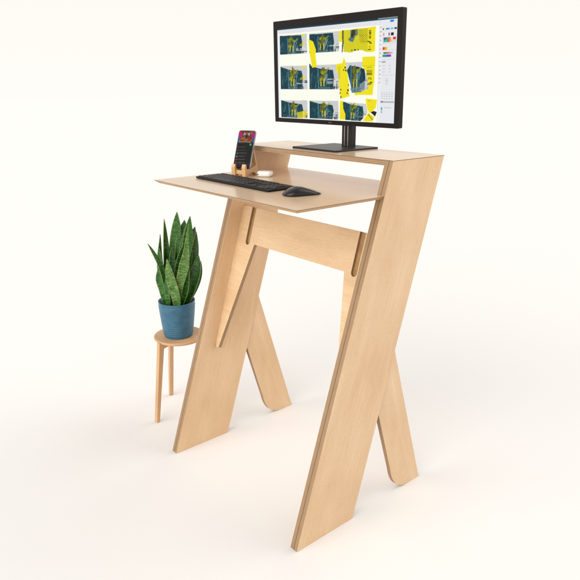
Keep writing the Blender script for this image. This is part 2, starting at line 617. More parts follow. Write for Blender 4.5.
def picture(cv, q, variant, clip=None):
    """a photo of a dark teal building with a yellow figure in front of it, inside quad q = TL, TR, BR, BL"""
    rg = random.Random(variant * 11 + 5)

    def P(u, v):
        (ax, ay), (bx, by), (cx, cy), (dx, dy) = q
        return ((1 - u) * (1 - v) * ax + u * (1 - v) * bx + u * v * cx + (1 - u) * v * dx,
                (1 - u) * (1 - v) * ay + u * (1 - v) * by + u * v * cy + (1 - u) * v * dy)

    def pl(pts, col, al=1.0, noise=0.0):
        cv.poly([P(*t) for t in pts], col, al, noise, cl)
    cl = cv.mask([P(0, 0), P(1, 0), P(1, 1), P(0, 1)])
    if clip is not None:
        cl = cl & clip
    pl([(0, 0), (1, 0), (1, 1), (0, 1)], (205, 206, 208), 1, 0.12)
    top = 0.0 if variant % 3 == 0 else 0.03
    pl([(0, top), (0.34, top + (0.14 if variant > 1 else 0.02)), (0.80, 0.22 if variant > 1 else 0.05), (0.84, 0.52), (0.8, 1), (0, 1)], TEAL, 1, 0.2)
    for k in range(16):       # streaks of wall and window
        u = rg.uniform(0.02, 0.78); w = rg.uniform(0.012, 0.035)
        c = rg.choice([(36, 100, 112), (60, 128, 138), (8, 34, 44), (24, 76, 90), (96, 140, 148)])
        v0 = rg.uniform(0.2, 0.6); v1 = rg.uniform(0.6, 1)
        sl = rg.uniform(-0.08, 0.08)
        pl([(u, v0), (u + w, v0), (u + w + sl, v1), (u + sl, v1)], c, 0.6)
    pl([(0.28, 0.16), (0.315, 0.16), (0.33, 0.97), (0.295, 0.97)], (92, 140, 148), 0.8)
    pl([(0.3, 0.92), (0.8, 0.9), (0.8, 0.97), (0.3, 0.98)], (120, 150, 158), 0.6)
    for k in range(18):        # pale reflections right of the figure
        u = rg.uniform(0.5, 0.66); v = rg.uniform(0.25, 0.8); 
        pl([(u, v), (u + 0.022, v - 0.02), (u - 0.03, v + 0.22), (u - 0.05, v + 0.22)], (142, 178, 182), 0.55)
    # lattice of scaffolding bottom right
    for k in range(7):
        u = rg.uniform(0.62, 0.95); v = rg.uniform(0.55, 0.9)
        pl([(u, v), (u + 0.03, v), (u + 0.03, 1), (u, 1)], (30, 52, 60), 0.7)
        pl([(0.62, v), (1, v + 0.01), (1, v + 0.035), (0.62, v + 0.03)], rg.choice([(40, 60, 66), (225, 228, 228)]), 0.65)
    pl([(0.82, 0.62), (0.9, 0.6), (0.9, 0.86), (0.82, 0.88)], (222, 226, 226), 0.7)
    # blotches of grey, pale and dark over the facade
    for k in range(26):
        u, v = rg.uniform(0.03, 0.8), rg.uniform(0.15, 0.95)
        w, h_ = rg.uniform(0.01, 0.06), rg.uniform(0.03, 0.12)
        c = rg.choice([(12, 40, 50), (20, 70, 84), (44, 96, 104), (70, 110, 116), (10, 26, 34), (128, 150, 152)])
        pl([(u, v), (u + w, v + rg.uniform(-0.03, 0.03)), (u + w * 0.8, v + h_), (u - 0.01, v + h_ * 0.9)], c, rg.uniform(0.25, 0.6))
    # figure: a tangle of olive and yellow strokes
    d = rg.uniform(-0.06, 0.04)
    Y1, Y2, Y3 = (164, 160, 26), (104, 104, 26), (214, 196, 50)
    for k in range(13):
        v = 0.06 + 0.5 * k / 13 + rg.uniform(-0.03, 0.03)
        u = 0.455 + d + rg.uniform(-0.06, 0.03) + 0.03 * math.sin(k)
        w = rg.uniform(0.045, 0.11) * (0.6 if k < 2 else 1)
        pl([(u - w / 2, v), (u + w / 2, v + rg.uniform(-0.03, 0.02)), (u + w / 2 + rg.uniform(-0.02, 0.02), v + 0.13), (u - w / 2, v + 0.15)],
           rg.choice([Y1, Y2, Y2, (132, 128, 24)]), 0.85)
    e = rg.uniform(-0.08, 0.1)
    pl([(0.49 + d, 0.26), (0.60 + d, 0.20 + e), (0.66 + d, 0.10 + e), (0.69 + d, 0.14 + e), (0.60 + d, 0.30 + e), (0.50 + d, 0.38)], Y1, 0.8)
    for u in (0.39, 0.49):
        q0 = rg.uniform(-0.02, 0.02)
        pl([(u + d, 0.56), (u + d + 0.05, 0.55), (u + d + 0.03 + q0, 0.90), (u + d - 0.015 + q0, 0.86)], Y3, 0.85)
    for k in range(5):
        u, v = 0.44 + d + rg.uniform(-0.05, 0.05), rg.uniform(0.15, 0.75)
        pl([(u, v), (u + 0.02, v), (u + 0.01, v + 0.12), (u - 0.01, v + 0.1)], (18, 36, 34), 0.6)
    if variant in (0, 2, 4):
        pl([(0.80, 0.02), (0.92, 0.0), (0.93, 0.1), (0.82, 0.12)], YEL, 0.7)
        pl([(0.72, 0.55), (0.9, 0.38), (0.93, 0.56), (0.76, 0.62)], YEL, 0.55)
    if variant == 6:
        pl([(0.60, 0.7), (0.95, 0.55), (1, 0.75), (0.9, 1), (0.62, 1)], YEL, 0.75)


cv = Canvas(480, 270, (253, 254, 240), 16 / 9)
cv.rect(0, 0, 1, 0.018, (18, 58, 74))
cv.rect(0.86, 0.0, 1, 0.010, (120, 150, 165))
cv.rect(0, 0.018, 1, 0.06, (236, 236, 240))
cv.rect(0, 0.032, 1, 0.036, (214, 214, 220))
cv.rect(0, 0.058, 0.872, 0.063, (222, 216, 218))
for k in range(40):
    x = 0.02 + k * 0.021
    cv.rect(x, 0.044, x + 0.008, 0.050, (206, 200, 206))
cv.rect(0, 0.06, 0.017, 1, (238, 240, 246))
T_ = {0: [(0.023, 0.082), (0.281, 0.082), (0.283, 0.286), (0.024, 0.286)],
      1: [(0.304, 0.086), (0.560, 0.086), (0.562, 0.286), (0.305, 0.286)],
      2: [(0.024, 0.412), (0.283, 0.414), (0.285, 0.670), (0.025, 0.670)],
      3: [(0.304, 0.416), (0.563, 0.416), (0.564, 0.670), (0.305, 0.670)],
      6: [(0.026, 0.796), (0.283, 0.794), (0.285, 0.990), (0.026, 0.994)],
      5: [(0.305, 0.792), (0.561, 0.794), (0.563, 0.988), (0.305, 0.988)]}
for k, q in T_.items():
    picture(cv, q, k)
cv.poly([(0.295, 0.138), (0.34, 0.17), (0.364, 0.258), (0.359, 0.315), (0.371, 0.431), (0.329, 0.444), (0.309, 0.312)], YEL, 1, 0.04)
cv.poly([(0.301, 0.40), (0.312, 0.40), (0.320, 0.44), (0.302, 0.44)], TEAL)
# posters, top right
cv.poly([(0.560, 0.085), (0.587, 0.083), (0.588, 0.194), (0.559, 0.194)], YEL)
cv.poly([(0.585, 0.083), (0.600, 0.083), (0.603, 0.17), (0.592, 0.295), (0.584, 0.295), (0.587, 0.20)], (50, 60, 34), 0.85, 0.2)
cv.poly([(0.598, 0.083), (0.62, 0.081), (0.845, 0.075), (0.843, 0.300), (0.815, 0.312), (0.78, 0.306), (0.745, 0.286), (0.69, 0.288), (0.663, 0.305), (0.60, 0.293)], (214, 206, 26), 1, 0.05)
cv.poly([(0.79, 0.08), (0.845, 0.078), (0.843, 0.300), (0.815, 0.312), (0.786, 0.306)], YEL)
cv.poly([(0.652, 0.085), (0.708, 0.083), (0.712, 0.135), (0.69, 0.150), (0.674, 0.205), (0.646, 0.190), (0.634, 0.175), (0.652, 0.15)], (92, 118, 128), 1, 0.2)
cv.poly([(0.664, 0.085), (0.690, 0.085), (0.690, 0.130), (0.668, 0.165), (0.655, 0.15)], (58, 56, 16), 1, 0.15)
for a in range(9):
    for b in range(12):
        if (a + b) % 2 == 0:
            x, y = 0.715 + a * 0.0075 + b * 0.001, 0.09 + b * 0.0105
            cv.rect(x, y, x + 0.005, y + 0.008, (110, 104, 18), 0.8)
for k in range(9):
    y = 0.105 + k * 0.009
    cv.rect(0.796, y, 0.812, y + 0.005, (70, 66, 12))
for (x0, y, x1) in ((0.785, 0.205, 0.803), (0.795, 0.212, 0.815), (0.803, 0.224, 0.818), (0.797, 0.25, 0.808), (0.801, 0.266, 0.811), (0.79, 0.283, 0.815), (0.80, 0.13, 0.812)):
    cv.rect(x0, y, x1, y + 0.006, (44, 42, 10))
for x in (0.662, 0.684, 0.690, 0.712):
    cv.rect(x, 0.275, x + 0.007, 0.290, (40, 40, 16), 0.85)
# middle right
cv.poly([(0.749, 0.353), (0.848, 0.350), (0.845, 0.60), (0.838, 0.640), (0.836, 0.727), (0.690, 0.728), (0.70, 0.690), (0.774, 0.655), (0.785, 0.504), (0.749, 0.44)], YEL, 1, 0.04)
cv.rect(0.60, 0.40, 0.75, 0.47, (206, 206, 210), 1, 0.08)
hexa = [(0.628, 0.48), (0.655, 0.425), (0.700, 0.435), (0.765, 0.470), (0.787, 0.54), (0.800, 0.665), (0.735, 0.70), (0.672, 0.705), (0.655, 0.60)]
mk = cv.mask(hexa)
picture(cv, [(0.60, 0.38), (0.81, 0.38), (0.81, 0.72), (0.60, 0.72)], 7, mk)
cv.poly([(0.735, 0.62), (0.795, 0.56), (0.803, 0.66), (0.745, 0.70)], (190, 196, 200), 0.6, 0.2)
cv.poly([(0.655, 0.66), (0.74, 0.64), (0.735, 0.70), (0.672, 0.708)], (110, 138, 152), 0.7, 0.1)
cv.poly([(0.538, 0.414), (0.590, 0.405), (0.602, 0.350), (0.618, 0.400), (0.626, 0.470), (0.645, 0.60), (0.652, 0.742), (0.578, 0.772), (0.566, 0.640), (0.556, 0.50), (0.540, 0.48)], YEL, 1, 0.04)
cv.poly([(0.555, 0.44), (0.575, 0.43), (0.572, 0.56), (0.560, 0.58)], (214, 200, 24), 0.8)
for (x, y, w) in ((0.608, 0.44, 0.010), (0.597, 0.465, 0.010), (0.614, 0.470, 0.010), (0.574, 0.665, 0.010), (0.570, 0.70, 0.007), (0.640, 0.62, 0.006), (0.633, 0.67, 0.012), (0.630, 0.70, 0.008), (0.578, 0.742, 0.008)):
    cv.rect(x, y, x + w, y + 0.018, (52, 48, 10))
cv.rect(0.602, 0.43, 0.626, 0.433, (250, 246, 200))
cv.rect(0.752, 0.438, 0.845, 0.441, (196, 184, 30))
cv.rect(0.785, 0.452, 0.822, 0.459, (176, 164, 26))
for k in range(7):
    cv.rect(0.783, 0.480 + k * 0.008, 0.828, 0.485 + k * 0.008, (118, 108, 18))
for (x0, y, x1) in ((0.795, 0.555, 0.82), (0.800, 0.565, 0.806), (0.812, 0.565, 0.824), (0.81, 0.598, 0.828), (0.795, 0.606, 0.828), (0.79, 0.618, 0.82), (0.828, 0.595, 0.832)):
    cv.rect(x0, y, x1, y + 0.008, (104, 96, 22))
# bottom right
cv.poly([(0.573, 0.793), (0.600, 0.790), (0.602, 0.87), (0.624, 0.93), (0.622, 0.985), (0.573, 0.984)], YEL)
mk = cv.mask([(0.600, 0.800), (0.785, 0.815), (0.800, 0.90), (0.768, 0.96), (0.745, 0.992), (0.62, 0.99), (0.622, 0.93), (0.602, 0.87)])
picture(cv, [(0.600, 0.79), (0.80, 0.80), (0.80, 1.0), (0.60, 0.995)], 8, mk)
cv.poly([(0.781, 0.762), (0.869, 0.772), (0.862, 0.85), (0.835, 0.895), (0.812, 0.905), (0.795, 0.862)], YEL, 1, 0.03)
cv.poly([(0.805, 0.905), (0.853, 0.945), (0.838, 0.993), (0.762, 0.990)], YEL, 1, 0.03)
cv.poly([(0.812, 0.905), (0.835, 0.890), (0.867, 0.885), (0.852, 0.93)], (250, 250, 244))
cv.poly([(0.822, 0.898), (0.846, 0.885), (0.870, 0.893), (0.858, 0.940), (0.842, 0.920)], (24, 20, 14))
cv.rect(0.800, 0.778, 0.822, 0.79, (206, 190, 30))
for k in range(5):
    x, y = 0.800 + k * 0.007, 0.925 + k * 0.011
    cv.poly([(x, y), (x + 0.014, y - 0.006), (x + 0.017, y + 0.001), (x + 0.003, y + 0.006)], (110, 100, 20), 0.8)
# right-hand tool panels
cv.rect(0.872, 0.02, 1, 1, (232, 233, 238))
cv.rect(0.872, 0.02, 0.874, 1, (196, 196, 200))
cv.rect(0.874, 0.06, 0.892, 1, (240, 240, 244))
cv.rect(0.948, 0.026, 0.972, 0.043, (34, 120, 222))
cv.rect(0.975, 0.03, 0.992, 0.038, (206, 208, 220))
for k in range(14):
    cv.rect(0.879, 0.08 + k * 0.04, 0.887, 0.092 + k * 0.04, (170, 170, 176))
def chips(y, cols, x0, w, hgt=0.02):
    for i, c in enumerate(cols):
        if c:
            cv.rect(x0 + i * w, y, x0 + (i + 1) * w, y + hgt, c)
chips(0.098, [(70, 70, 70), None, (236, 220, 90), (30, 130, 200), (60, 150, 210), (70, 160, 214), None, (110, 190, 180), (110, 190, 180), None, (40, 40, 44), (20, 20, 24)], 0.896, 0.0083, 0.014)
cv.rect(0.895, 0.125, 0.99, 0.127, (200, 186, 190))
chips(0.140, [(226, 150, 150), (250, 246, 246), None, (250, 250, 250), (120, 110, 108), None, (16, 16, 18), (16, 16, 18)], 0.900, 0.0095, 0.026)
chips(0.182, [(80, 90, 100), (90, 120, 130), (120, 130, 140), (210, 120, 60), (220, 150, 120), None, (224, 40, 52), (224, 40, 52)], 0.905, 0.0108, 0.020)
chips(0.202, [(50, 160, 210), (70, 200, 110), (30, 190, 90), (232, 60, 120), (240, 180, 120), (244, 214, 60), None, (200, 200, 204)], 0.905, 0.0108, 0.024)
chips(0.272, [(226, 48, 44), (240, 150, 30), (246, 214, 40)], 0.901, 0.0115, 0.024)
chips(0.318, [(110, 84, 70), (130, 98, 78), (160, 118, 90), (190, 150, 118), (212, 180, 150)], 0.907, 0.013, 0.017)
chips(0.341, [(30, 170, 90), (34, 150, 120), (40, 110, 210), (90, 60, 200), (190, 50, 190)], 0.901, 0.0125, 0.021)
for y in (0.235, 0.30, 0.385, 0.535, 0.70):
    cv.rect(0.893, y, 0.996, y + 0.003, (206, 206, 212))
cv.rect(0.896, 0.405, 0.925, 0.413, (150, 150, 156))
for k in range(3):
    for i in range(2):
        cv.rect(0.905 + i * 0.042, 0.44 + k * 0.03, 0.920 + i * 0.042, 0.447 + k * 0.03, (200, 200, 206))
for k in range(4):
    cv.rect(0.925, 0.565 + k * 0.018, 0.948, 0.573 + k * 0.018, (206, 206, 212))
for k in range(3):
    for i in range(5):
        cv.rect(0.900 + i * 0.018, 0.715 + k * 0.02, 0.911 + i * 0.018, 0.722 + k * 0.02, (190, 192, 198))
cv.rect(0.896, 0.785, 0.996, 0.800, (176, 178, 182))
cv.rect(0.898, 0.787, 0.912, 0.797, (90, 92, 98))
cv.rect(0.900, 0.845, 0.911, 0.875, (80, 170, 172))
cv.rect(0.920, 0.845, 0.975, 0.851, (196, 198, 202))
cv.rect(0.900, 0.885, 0.910, 0.900, (96, 180, 180))
cv.blur(1)

# ------------------------------------------------------------------ monitor
MX, MY, MZ = -0.0242, 0.52, 1.4834
mon = thing('computer_monitor', 'large black flat monitor showing yellow and teal picture layouts, on the raised shelf', 'monitor', (0, 0.56, H))
my, mw, mh = R(1.2), 0.6155, 0.3622
mrot = Matrix.Translation((MX, MY - 0.56, MZ - H)) @ Matrix.Rotation(my, 4, 'Z') @ Matrix.Rotation(R(-1.0) * -1, 4, 'X')
# housing: rounded slab, local x width, y depth, z height
bm = bmesh.new()
pts = rrect(mw, mh, 0.004, 4)
lo = [bm.verts.new((x, 0.0022, z)) for x, z in pts]
md = [bm.verts.new((x, 0.019, z)) for x, z in pts]
ba = [bm.verts.new((x * 0.86, 0.028, z * 0.84)) for x, z in pts]
n = len(pts)
bm.faces.new(lo); bm.faces.new(list(reversed(ba)))
for A_, B_ in ((lo, md), (md, ba)):
    for i in range(n):
        bm.faces.new((A_[i], A_[(i + 1) % n], B_[(i + 1) % n], B_[i]))
bmesh.ops.recalc_face_normals(bm, faces=bm.faces)
housing = from_bm('housing', bm, M['frame'], mon, mrot, bevel=0.0006, seg=2)
# bezel ring
sw, sh, sx, sz = 0.5739, 0.3217, 0.0002, -0.0048
bm = bmesh.new()
out_ = rrect(mw, mh, 0.004, 4)
inn_ = rrect(sw, sh, 0.0008, 4, sx, sz)
rings = []
for pts_, y in ((out_, 0.0020), (out_, 0.0), (inn_, 0.0), (inn_, 0.0018)):
    rings.append([bm.verts.new((x, y, z)) for x, z in pts_])
for A_, B_ in zip(rings, rings[1:]):
    for i in range(n):
        bm.faces.new((A_[i], A_[(i + 1) % n], B_[(i + 1) % n], B_[i]))
for i in range(n):
    bm.faces.new((rings[3][i], rings[3][(i + 1) % n], rings[0][(i + 1) % n], rings[0][i]))
bmesh.ops.recalc_face_normals(bm, faces=bm.faces)
from_bm('bezel', bm, M['bezel'], mon, mrot)
scr = cv.mesh('screen', sw - 0.0004, sh - 0.0004, mon, M['screen'], mrot @ Matrix.Translation((sx, 0.0012, sz)))
bm = bmesh.new()
lathe(bm, [(0, 0.0004), (0.0022, 0.0004), (0.0022, -0.0004), (0, -0.0004)], 16)
from_bm('camera_lens', bm, M['phone_back'], mon, mrot @ Matrix.Translation((0.0, -0.0005, mh / 2 - 0.0125)) @ Matrix.Rotation(R(90), 4, 'X'))
bm = bmesh.new()
for k in range(2):
    box(bm, -0.0042 + k * 0.0085, 0, 0, 0.0062, 0.0004, 0.0034)
from_bm('maker_mark', bm, plain('mark_grey', (0.09, 0.085, 0.085, 1), 0.4), mon, mrot @ Matrix.Translation((-0.004, -0.0003, -mh / 2 + 0.0075)))
# stand
bx0, bx1, by_0, by_1 = -0.124, 0.102, 0.425, 0.640
bm = bmesh.new()
prism(bm, rrect(bx1 - bx0, by_1 - by_0, 0.004, 4, (bx0 + bx1) / 2, (by_0 + by_1) / 2 - 0.56), 0.0, 0.0062, 0, 0)
base = from_bm('stand_base', bm, M['black_metal'], mon, bevel=0.0012, seg=2)
bm = bmesh.new()
prism(bm, rrect(0.0475, 0.027, 0.003, 3, 0.0037, 0.5875 - 0.56), 0.0062, 0.262, 0, 0)
neck = from_bm('stand_column', bm, M['black_metal'], mon)
for xx in (-0.0045, 0.0125):
    bm = bmesh.new()
    box(bm, xx, 0.5737 - 0.56, 0.134, 0.0036, 0.0014, 0.252)
    from_bm('steel_strip', bm, M['steel'], neck)
bm = bmesh.new()
box(bm, 0.0037, 0.560 - 0.56, 0.262, 0.09, 0.026, 0.09)
from_bm('mounting_plate', bm, M['frame'], mon, bevel=0.003, seg=2)

# ------------------------------------------------------------------ keyboard
KX, KY, KW, KD = -0.111, 0.1925, 0.427, 0.121
kb = thing('keyboard', 'slim dark grey full-size keyboard lying on the desktop', 'keyboard', (KX, KY, D), R(-0.3))
bm = bmesh.new()
prism(bm, rrect(KW, KD, 0.006, 5), 0.0012, 0.0075, 0, 0)
from_bm('case', bm, M['kb_body'], kb, bevel=0.0012, seg=2)
for x in (-0.18, 0.18):
    for y in (-0.05, 0.05):
        bm = bmesh.new()
        box(bm, x, y, 0.0007, 0.03, 0.006, 0.0014)
        from_bm('rubber_pad', bm, M['dark_dot'], kb)
U = 0.0188
kmesh = {}


def keycap(w, h):
    key = (round(w, 4), round(h, 4))
    if key in kmesh:
        return kmesh[key]
    bm = bmesh.new()
    a = rrect(w, h, 0.0018, 3)
    b = rrect(w - 0.0012, h - 0.0012, 0.0016, 3)
    c = rrect(w - 0.005, h - 0.005, 0.001, 3)
    lo = [bm.verts.new((x, y, 0)) for x, y in a]
    m1 = [bm.verts.new((x, y, 0.0019)) for x, y in a]
    m2 = [bm.verts.new((x, y, 0.0024)) for x, y in b]
    m3 = [bm.verts.new((x, y, 0.0021)) for x, y in c]
    nn = len(a)
    for A_, B_ in ((lo, m1), (m1, m2), (m2, m3)):
        for i in range(nn):
            bm.faces.new((A_[i], A_[(i + 1) % nn], B_[(i + 1) % nn], B_[i]))
    bm.faces.new(m3); bm.faces.new(list(reversed(lo)))
    bmesh.ops.recalc_face_normals(bm, faces=bm.faces)
    for f in bm.faces:
        f.smooth = False
    # small pale legend
    vs_ = [bm.verts.new((x, y, 0.00235)) for x, y in ((-0.0022, 0.0012), (0.0010, 0.0012), (0.0010, 0.0042), (-0.0022, 0.0042))]
    f = bm.faces.new(vs_); f.material_index = 1
    me = bpy.data.meshes.new('key')
    bm.to_mesh(me); bm.free()
    me.materials.append(M['kb_key']); me.materials.append(M['kb_mark'])
    kmesh[key] = me
    return me


rows = [  # (row depth, main block widths, nav count, numpad count)
    ([1] * 13 + [1.5], 3, 0), ([1] * 13 + [1.5], 3, 4), ([1.5] + [1] * 13, 3, 3), ([1.75] + [1] * 11 + [1.75], 0, 3),
    ([2.25] + [1] * 10 + [2.25 - 1 + 0.0], 1, 4), ([1.25, 1.25, 1.25, 5.75, 1.25, 1.25, 1.25], 3, 2)]
gap = 0.0028
count = 0
for r_i, (main, nav, pad) in enumerate(rows):
    y = KD / 2 - 0.0105 - r_i * U
    if r_i == 0:
        hh = U * 0.72 - gap
        y -= 0.0
    else:
        hh = U - gap
        y -= 0.0006
    total = sum(main); x = -KW / 2 + 0.007
    kx = 14.5 * U / total if total else U
    def put(xc, w, hk=hh, yk=y):
        global count
        o = bpy.data.objects.new('key', keycap(w - gap, hk))
        link(o, kb); o.location = (xc, yk, 0.0075); count += 1
    for w in main:
        ww = w * kx
        put(x + ww / 2, ww); x += ww
    x = -KW / 2 + 0.007 + 14.5 * U + 0.006
    if nav == 3:
        for i in range(3): put(x + (i + 0.5) * U, U)
    elif nav == 1:
        put(x + 1.5 * U, U)
    x += 3 * U + 0.006
    if pad == 4 and r_i == 1 or pad == 4:
        for i in range(4): put(x + (i + 0.5) * U, U)
    elif pad == 3:
        for i in range(3): put(x + (i + 0.5) * U, U)
    elif pad == 2:
        put(x + U, 2 * U); put(x + 2.5 * U, U)
print('keys', count)

# ------------------------------------------------------------------ mouse
mouse = thing('computer_mouse', 'black contoured wireless mouse on the desktop right of the keyboard', 'mouse', (0.199, 0.187, D), R(-14))
def mouse_shell():
    bm = bmesh.new()
    NS, NC = 26, 28
    rings = []
    Lm = 0.127
    for i in range(NS + 1):
        s = i / NS                     # 0 palm end, 1 nose
        y = -Lm / 2 + Lm * s
        e = math.sqrt(max(0.0, 1 - (2 * s - 1) ** 2))
        wl = (0.036 + 0.010 * math.exp(-((s - 0.42) / 0.2) ** 2)) * min(1, e ** 0.75 * 1.12)    # thumb side flares out
        wr = (0.036 - 0.003 * s) * min(1, e ** 0.7 * 1.12)
        hgt = (0.024 * math.exp(-((s - 0.38) / 0.42) ** 2)) * min(1, e ** 0.6 * 1.15) + 0.001
        ring = []
        for j in range(NC):
            t = math.pi * j / (NC - 1)
            c, q = math.cos(t), math.sin(t)
            w = wr if c > 0 else wl
            x = w * math.copysign(abs(c) ** 0.85, c) * (1 if c > 0 else 1.0 - 0.12 * q)
            zz = hgt * q ** 0.8
            x += 0.004 * q * (1 - s)
            ring.append(bm.verts.new((x, y, zz + 0.0012)))
        rings.append(ring)
    for a, b in zip(rings, rings[1:]):
        for j in range(NC - 1):
            bm.faces.new((a[j], a[j + 1], b[j + 1], b[j]))
        bm.faces.new((a[NC - 1], a[0], b[0], b[NC - 1]))
    bm.faces.new(rings[0]); bm.faces.new(rings[-1])
    bmesh.ops.recalc_face_normals(bm, faces=bm.faces)
    for f in bm.faces:
        c = f.calc_center_median()
        f.material_index = 1 if c.x < -0.022 and c.z < 0.020 else 0
    return bm
from_bm('shell', mouse_shell(), [M['mouse'], M['mouse_grip']], mouse, smooth=True)
bm = bmesh.new()
lathe(bm, [(0, -0.0035), (0.0095, -0.0035), (0.0105, -0.0025), (0.0105, 0.0025), (0.0095, 0.0035), (0, 0.0035)], 28)
from_bm('scroll_wheel', bm, M['mouse_silver'], mouse, Matrix.Translation((0.0, 0.024, 0.0062)) @ Matrix.Rotation(R(90), 4, 'Y'), smooth=False)
bm = bmesh.new()
lathe(bm, [(0, -0.005), (0.0062, -0.005), (0.007, -0.004), (0.007, 0.004), (0.0062, 0.005), (0, 0.005)], 20)
from_bm('thumb_wheel', bm, M['mouse_silver'], mouse, Matrix.Translation((-0.038, 0.004, 0.011)) @ Matrix.Rotation(R(20), 4, 'Y'), smooth=False)
bm = bmesh.new()
box(bm, 0, 0, 0, 0.0012, 0.030, 0.0016)
from_bm('button_seam', bm, M['dark_dot'], mouse, Matrix.Translation((0.0, 0.048, 0.0075)) @ Matrix.Rotation(R(-20), 4, 'X'))

# ------------------------------------------------------------------ phone and its stand
PA, PT = 0.4496, 0.4168
PO = (-0.2560, 0.2886)
stand = thing('phone_stand', 'small light wooden stand holding the upright phone, behind the keyboard', 'phone stand', (PO[0], PO[1], D), PA)
prof = [(-0.020, 0), (0.004, 0), (0.012, 0.011), (0.050, 0.012), (0.068, 0), (0.092, 0), (0.0545, 0.104), (0.0425, 0.106), (0.050, 0.085),
        (0.0665, 0.036), (0.020, 0.0275), (0.0085, 0.0285), (-0.0065, 0.0265), (-0.0105, 0.046), (-0.017, 0.0465), (-0.022, 0.036)]
for xs in (-0.0215, 0.0215):
    bm = bmesh.new()
    prism(bm, prof, -0.0075, 0.0075)
    # local x = backwards, local y = up, local z = across
    mt = frame_matrix((xs, 0, 0), (0, 1, 0), (0, 0, 1))
    from_bm('side_plate', bm, [M['bamboo'], M['bamboo']], stand, mt, bevel=0.0012, seg=2)
bm = bmesh.new()
prism(bm, [(-0.014, 0.010), (-0.006, 0.010), (-0.006, 0.024), (-0.014, 0.024)], -0.0142, 0.0142, 0, 0)
from_bm('front_rail', bm, M['bamboo'], stand, frame_matrix((0, 0, 0), (0, 1, 0), (0, 0, 1)), bevel=0.001)
bm = bmesh.new()
box(bm, 0, 0.052, 0.021, 0.028, 0.022, 0.010)
from_bm('rear_rail', bm, M['bamboo'], stand, bevel=0.001)

phone = thing('smartphone', 'smartphone with a lit dark playlist screen, leaning in the wooden stand', 'phone', (PO[0], PO[1], D + 0.0286), PA)
pm = Matrix.Rotation(-PT, 4, 'X')      # local x width, y back, z up the phone
bm = bmesh.new()
pts = rrect(0.0715, 0.147, 0.0095, 7, 0, 0.0735)
A0 = [bm.verts.new((x, 0.0006, z)) for x, z in pts]
A1 = [bm.verts.new((x, 0.0074, z)) for x, z in pts]
nn = len(pts)
for i in range(nn):
    bm.faces.new((A0[i], A0[(i + 1) % nn], A1[(i + 1) % nn], A1[i])).material_index = 0
bm.faces.new(A0).material_index = 1
bm.faces.new(list(reversed(A1))).material_index = 1
bmesh.ops.recalc_face_normals(bm, faces=bm.faces)
from_bm('body', bm, [M['phone_rim'], M['phone_back']], phone, pm, bevel=0.0012, seg=3)
bm = bmesh.new()
prism(bm, rrect(0.0695, 0.145, 0.0088, 7, 0, 0.0735), 0, 0.0004, 0, 0)
from_bm('front_glass', bm, M['phone_back'], phone, pm @ frame_matrix((0, 0.0005, 0), (1, 0, 0), (0, 0, 1)))

pc = Canvas(66, 140, (22, 22, 24), 0.5)
pc.rect(0, 0, 1, 0.30, (150, 62, 30))
rg = random.Random(4)
for k in range(70):
    x, y = rg.uniform(0, 1), rg.uniform(0.0, 0.3)
    c = rg.choice([(196, 92, 30), (120, 34, 26), (232, 140, 40), (90, 40, 30), (70, 110, 60)])
    pc.ell(x, y, rg.uniform(0.03, 0.08), rg.uniform(0.015, 0.035), c, 0.85)
pc.ell(0.08, 0.12, 0.14, 0.10, (214, 30, 132), 0.95)
pc.ell(0.93, 0.12, 0.13, 0.10, (204, 24, 140), 0.95)
pc.ell(0.04, 0.24, 0.10, 0.06, (30, 120, 180), 0.9)
pc.ell(0.96, 0.25, 0.10, 0.06, (26, 110, 190), 0.9)
for sx_ in (0.36, 0.64):
    pc.ell(sx_, 0.09, 0.07, 0.05, (206, 196, 214), 0.9)
    pc.ell(sx_, 0.14, 0.05, 0.03, (110, 60, 120), 0.9)
pc.ell(0.5, 0.15, 0.08, 0.05, (60, 20, 50), 0.9)
pc.ell(0.5, 0.24, 0.16, 0.025, (226, 120, 40), 0.8)
pc.rect(0.06, 0.285, 0.80, 0.305, (196, 178, 168), 0.85)
pc.rect(0.06, 0.325, 0.42, 0.337, (90, 90, 92))
pc.ell(0.84, 0.365, 0.065, 0.034, (30, 190, 88))
for k, c in enumerate([(110, 50, 52), (120, 40, 60), (40, 130, 140), (180, 110, 80), (150, 60, 44), (160, 60, 50)]):
    y = 0.42 + k * 0.085
    pc.rect(0.06, y, 0.15, y + 0.045, c)
    pc.rect(0.20, y + 0.006, 0.62 + 0.03 * (k % 3), y + 0.016, (104, 100, 98))
    pc.rect(0.20, y + 0.026, 0.48, y + 0.034, (64, 62, 62))
pc.rect(0.0, 0.87, 1, 0.93, (52, 34, 34))
pc.rect(0.10, 0.955, 0.90, 0.968, (48, 48, 50))
pc.rect(0.36, 0.008, 0.64, 0.028, (4, 4, 6))
pc.a[:42] *= 0.82
pc.a[42:] *= 0.9
pc.blur(1)
pc.mesh('screen', 0.0662, 0.1412, phone, M['screen'], pm @ Matrix.Translation((0, -0.0001, 0.0735)), corner=0.0075)

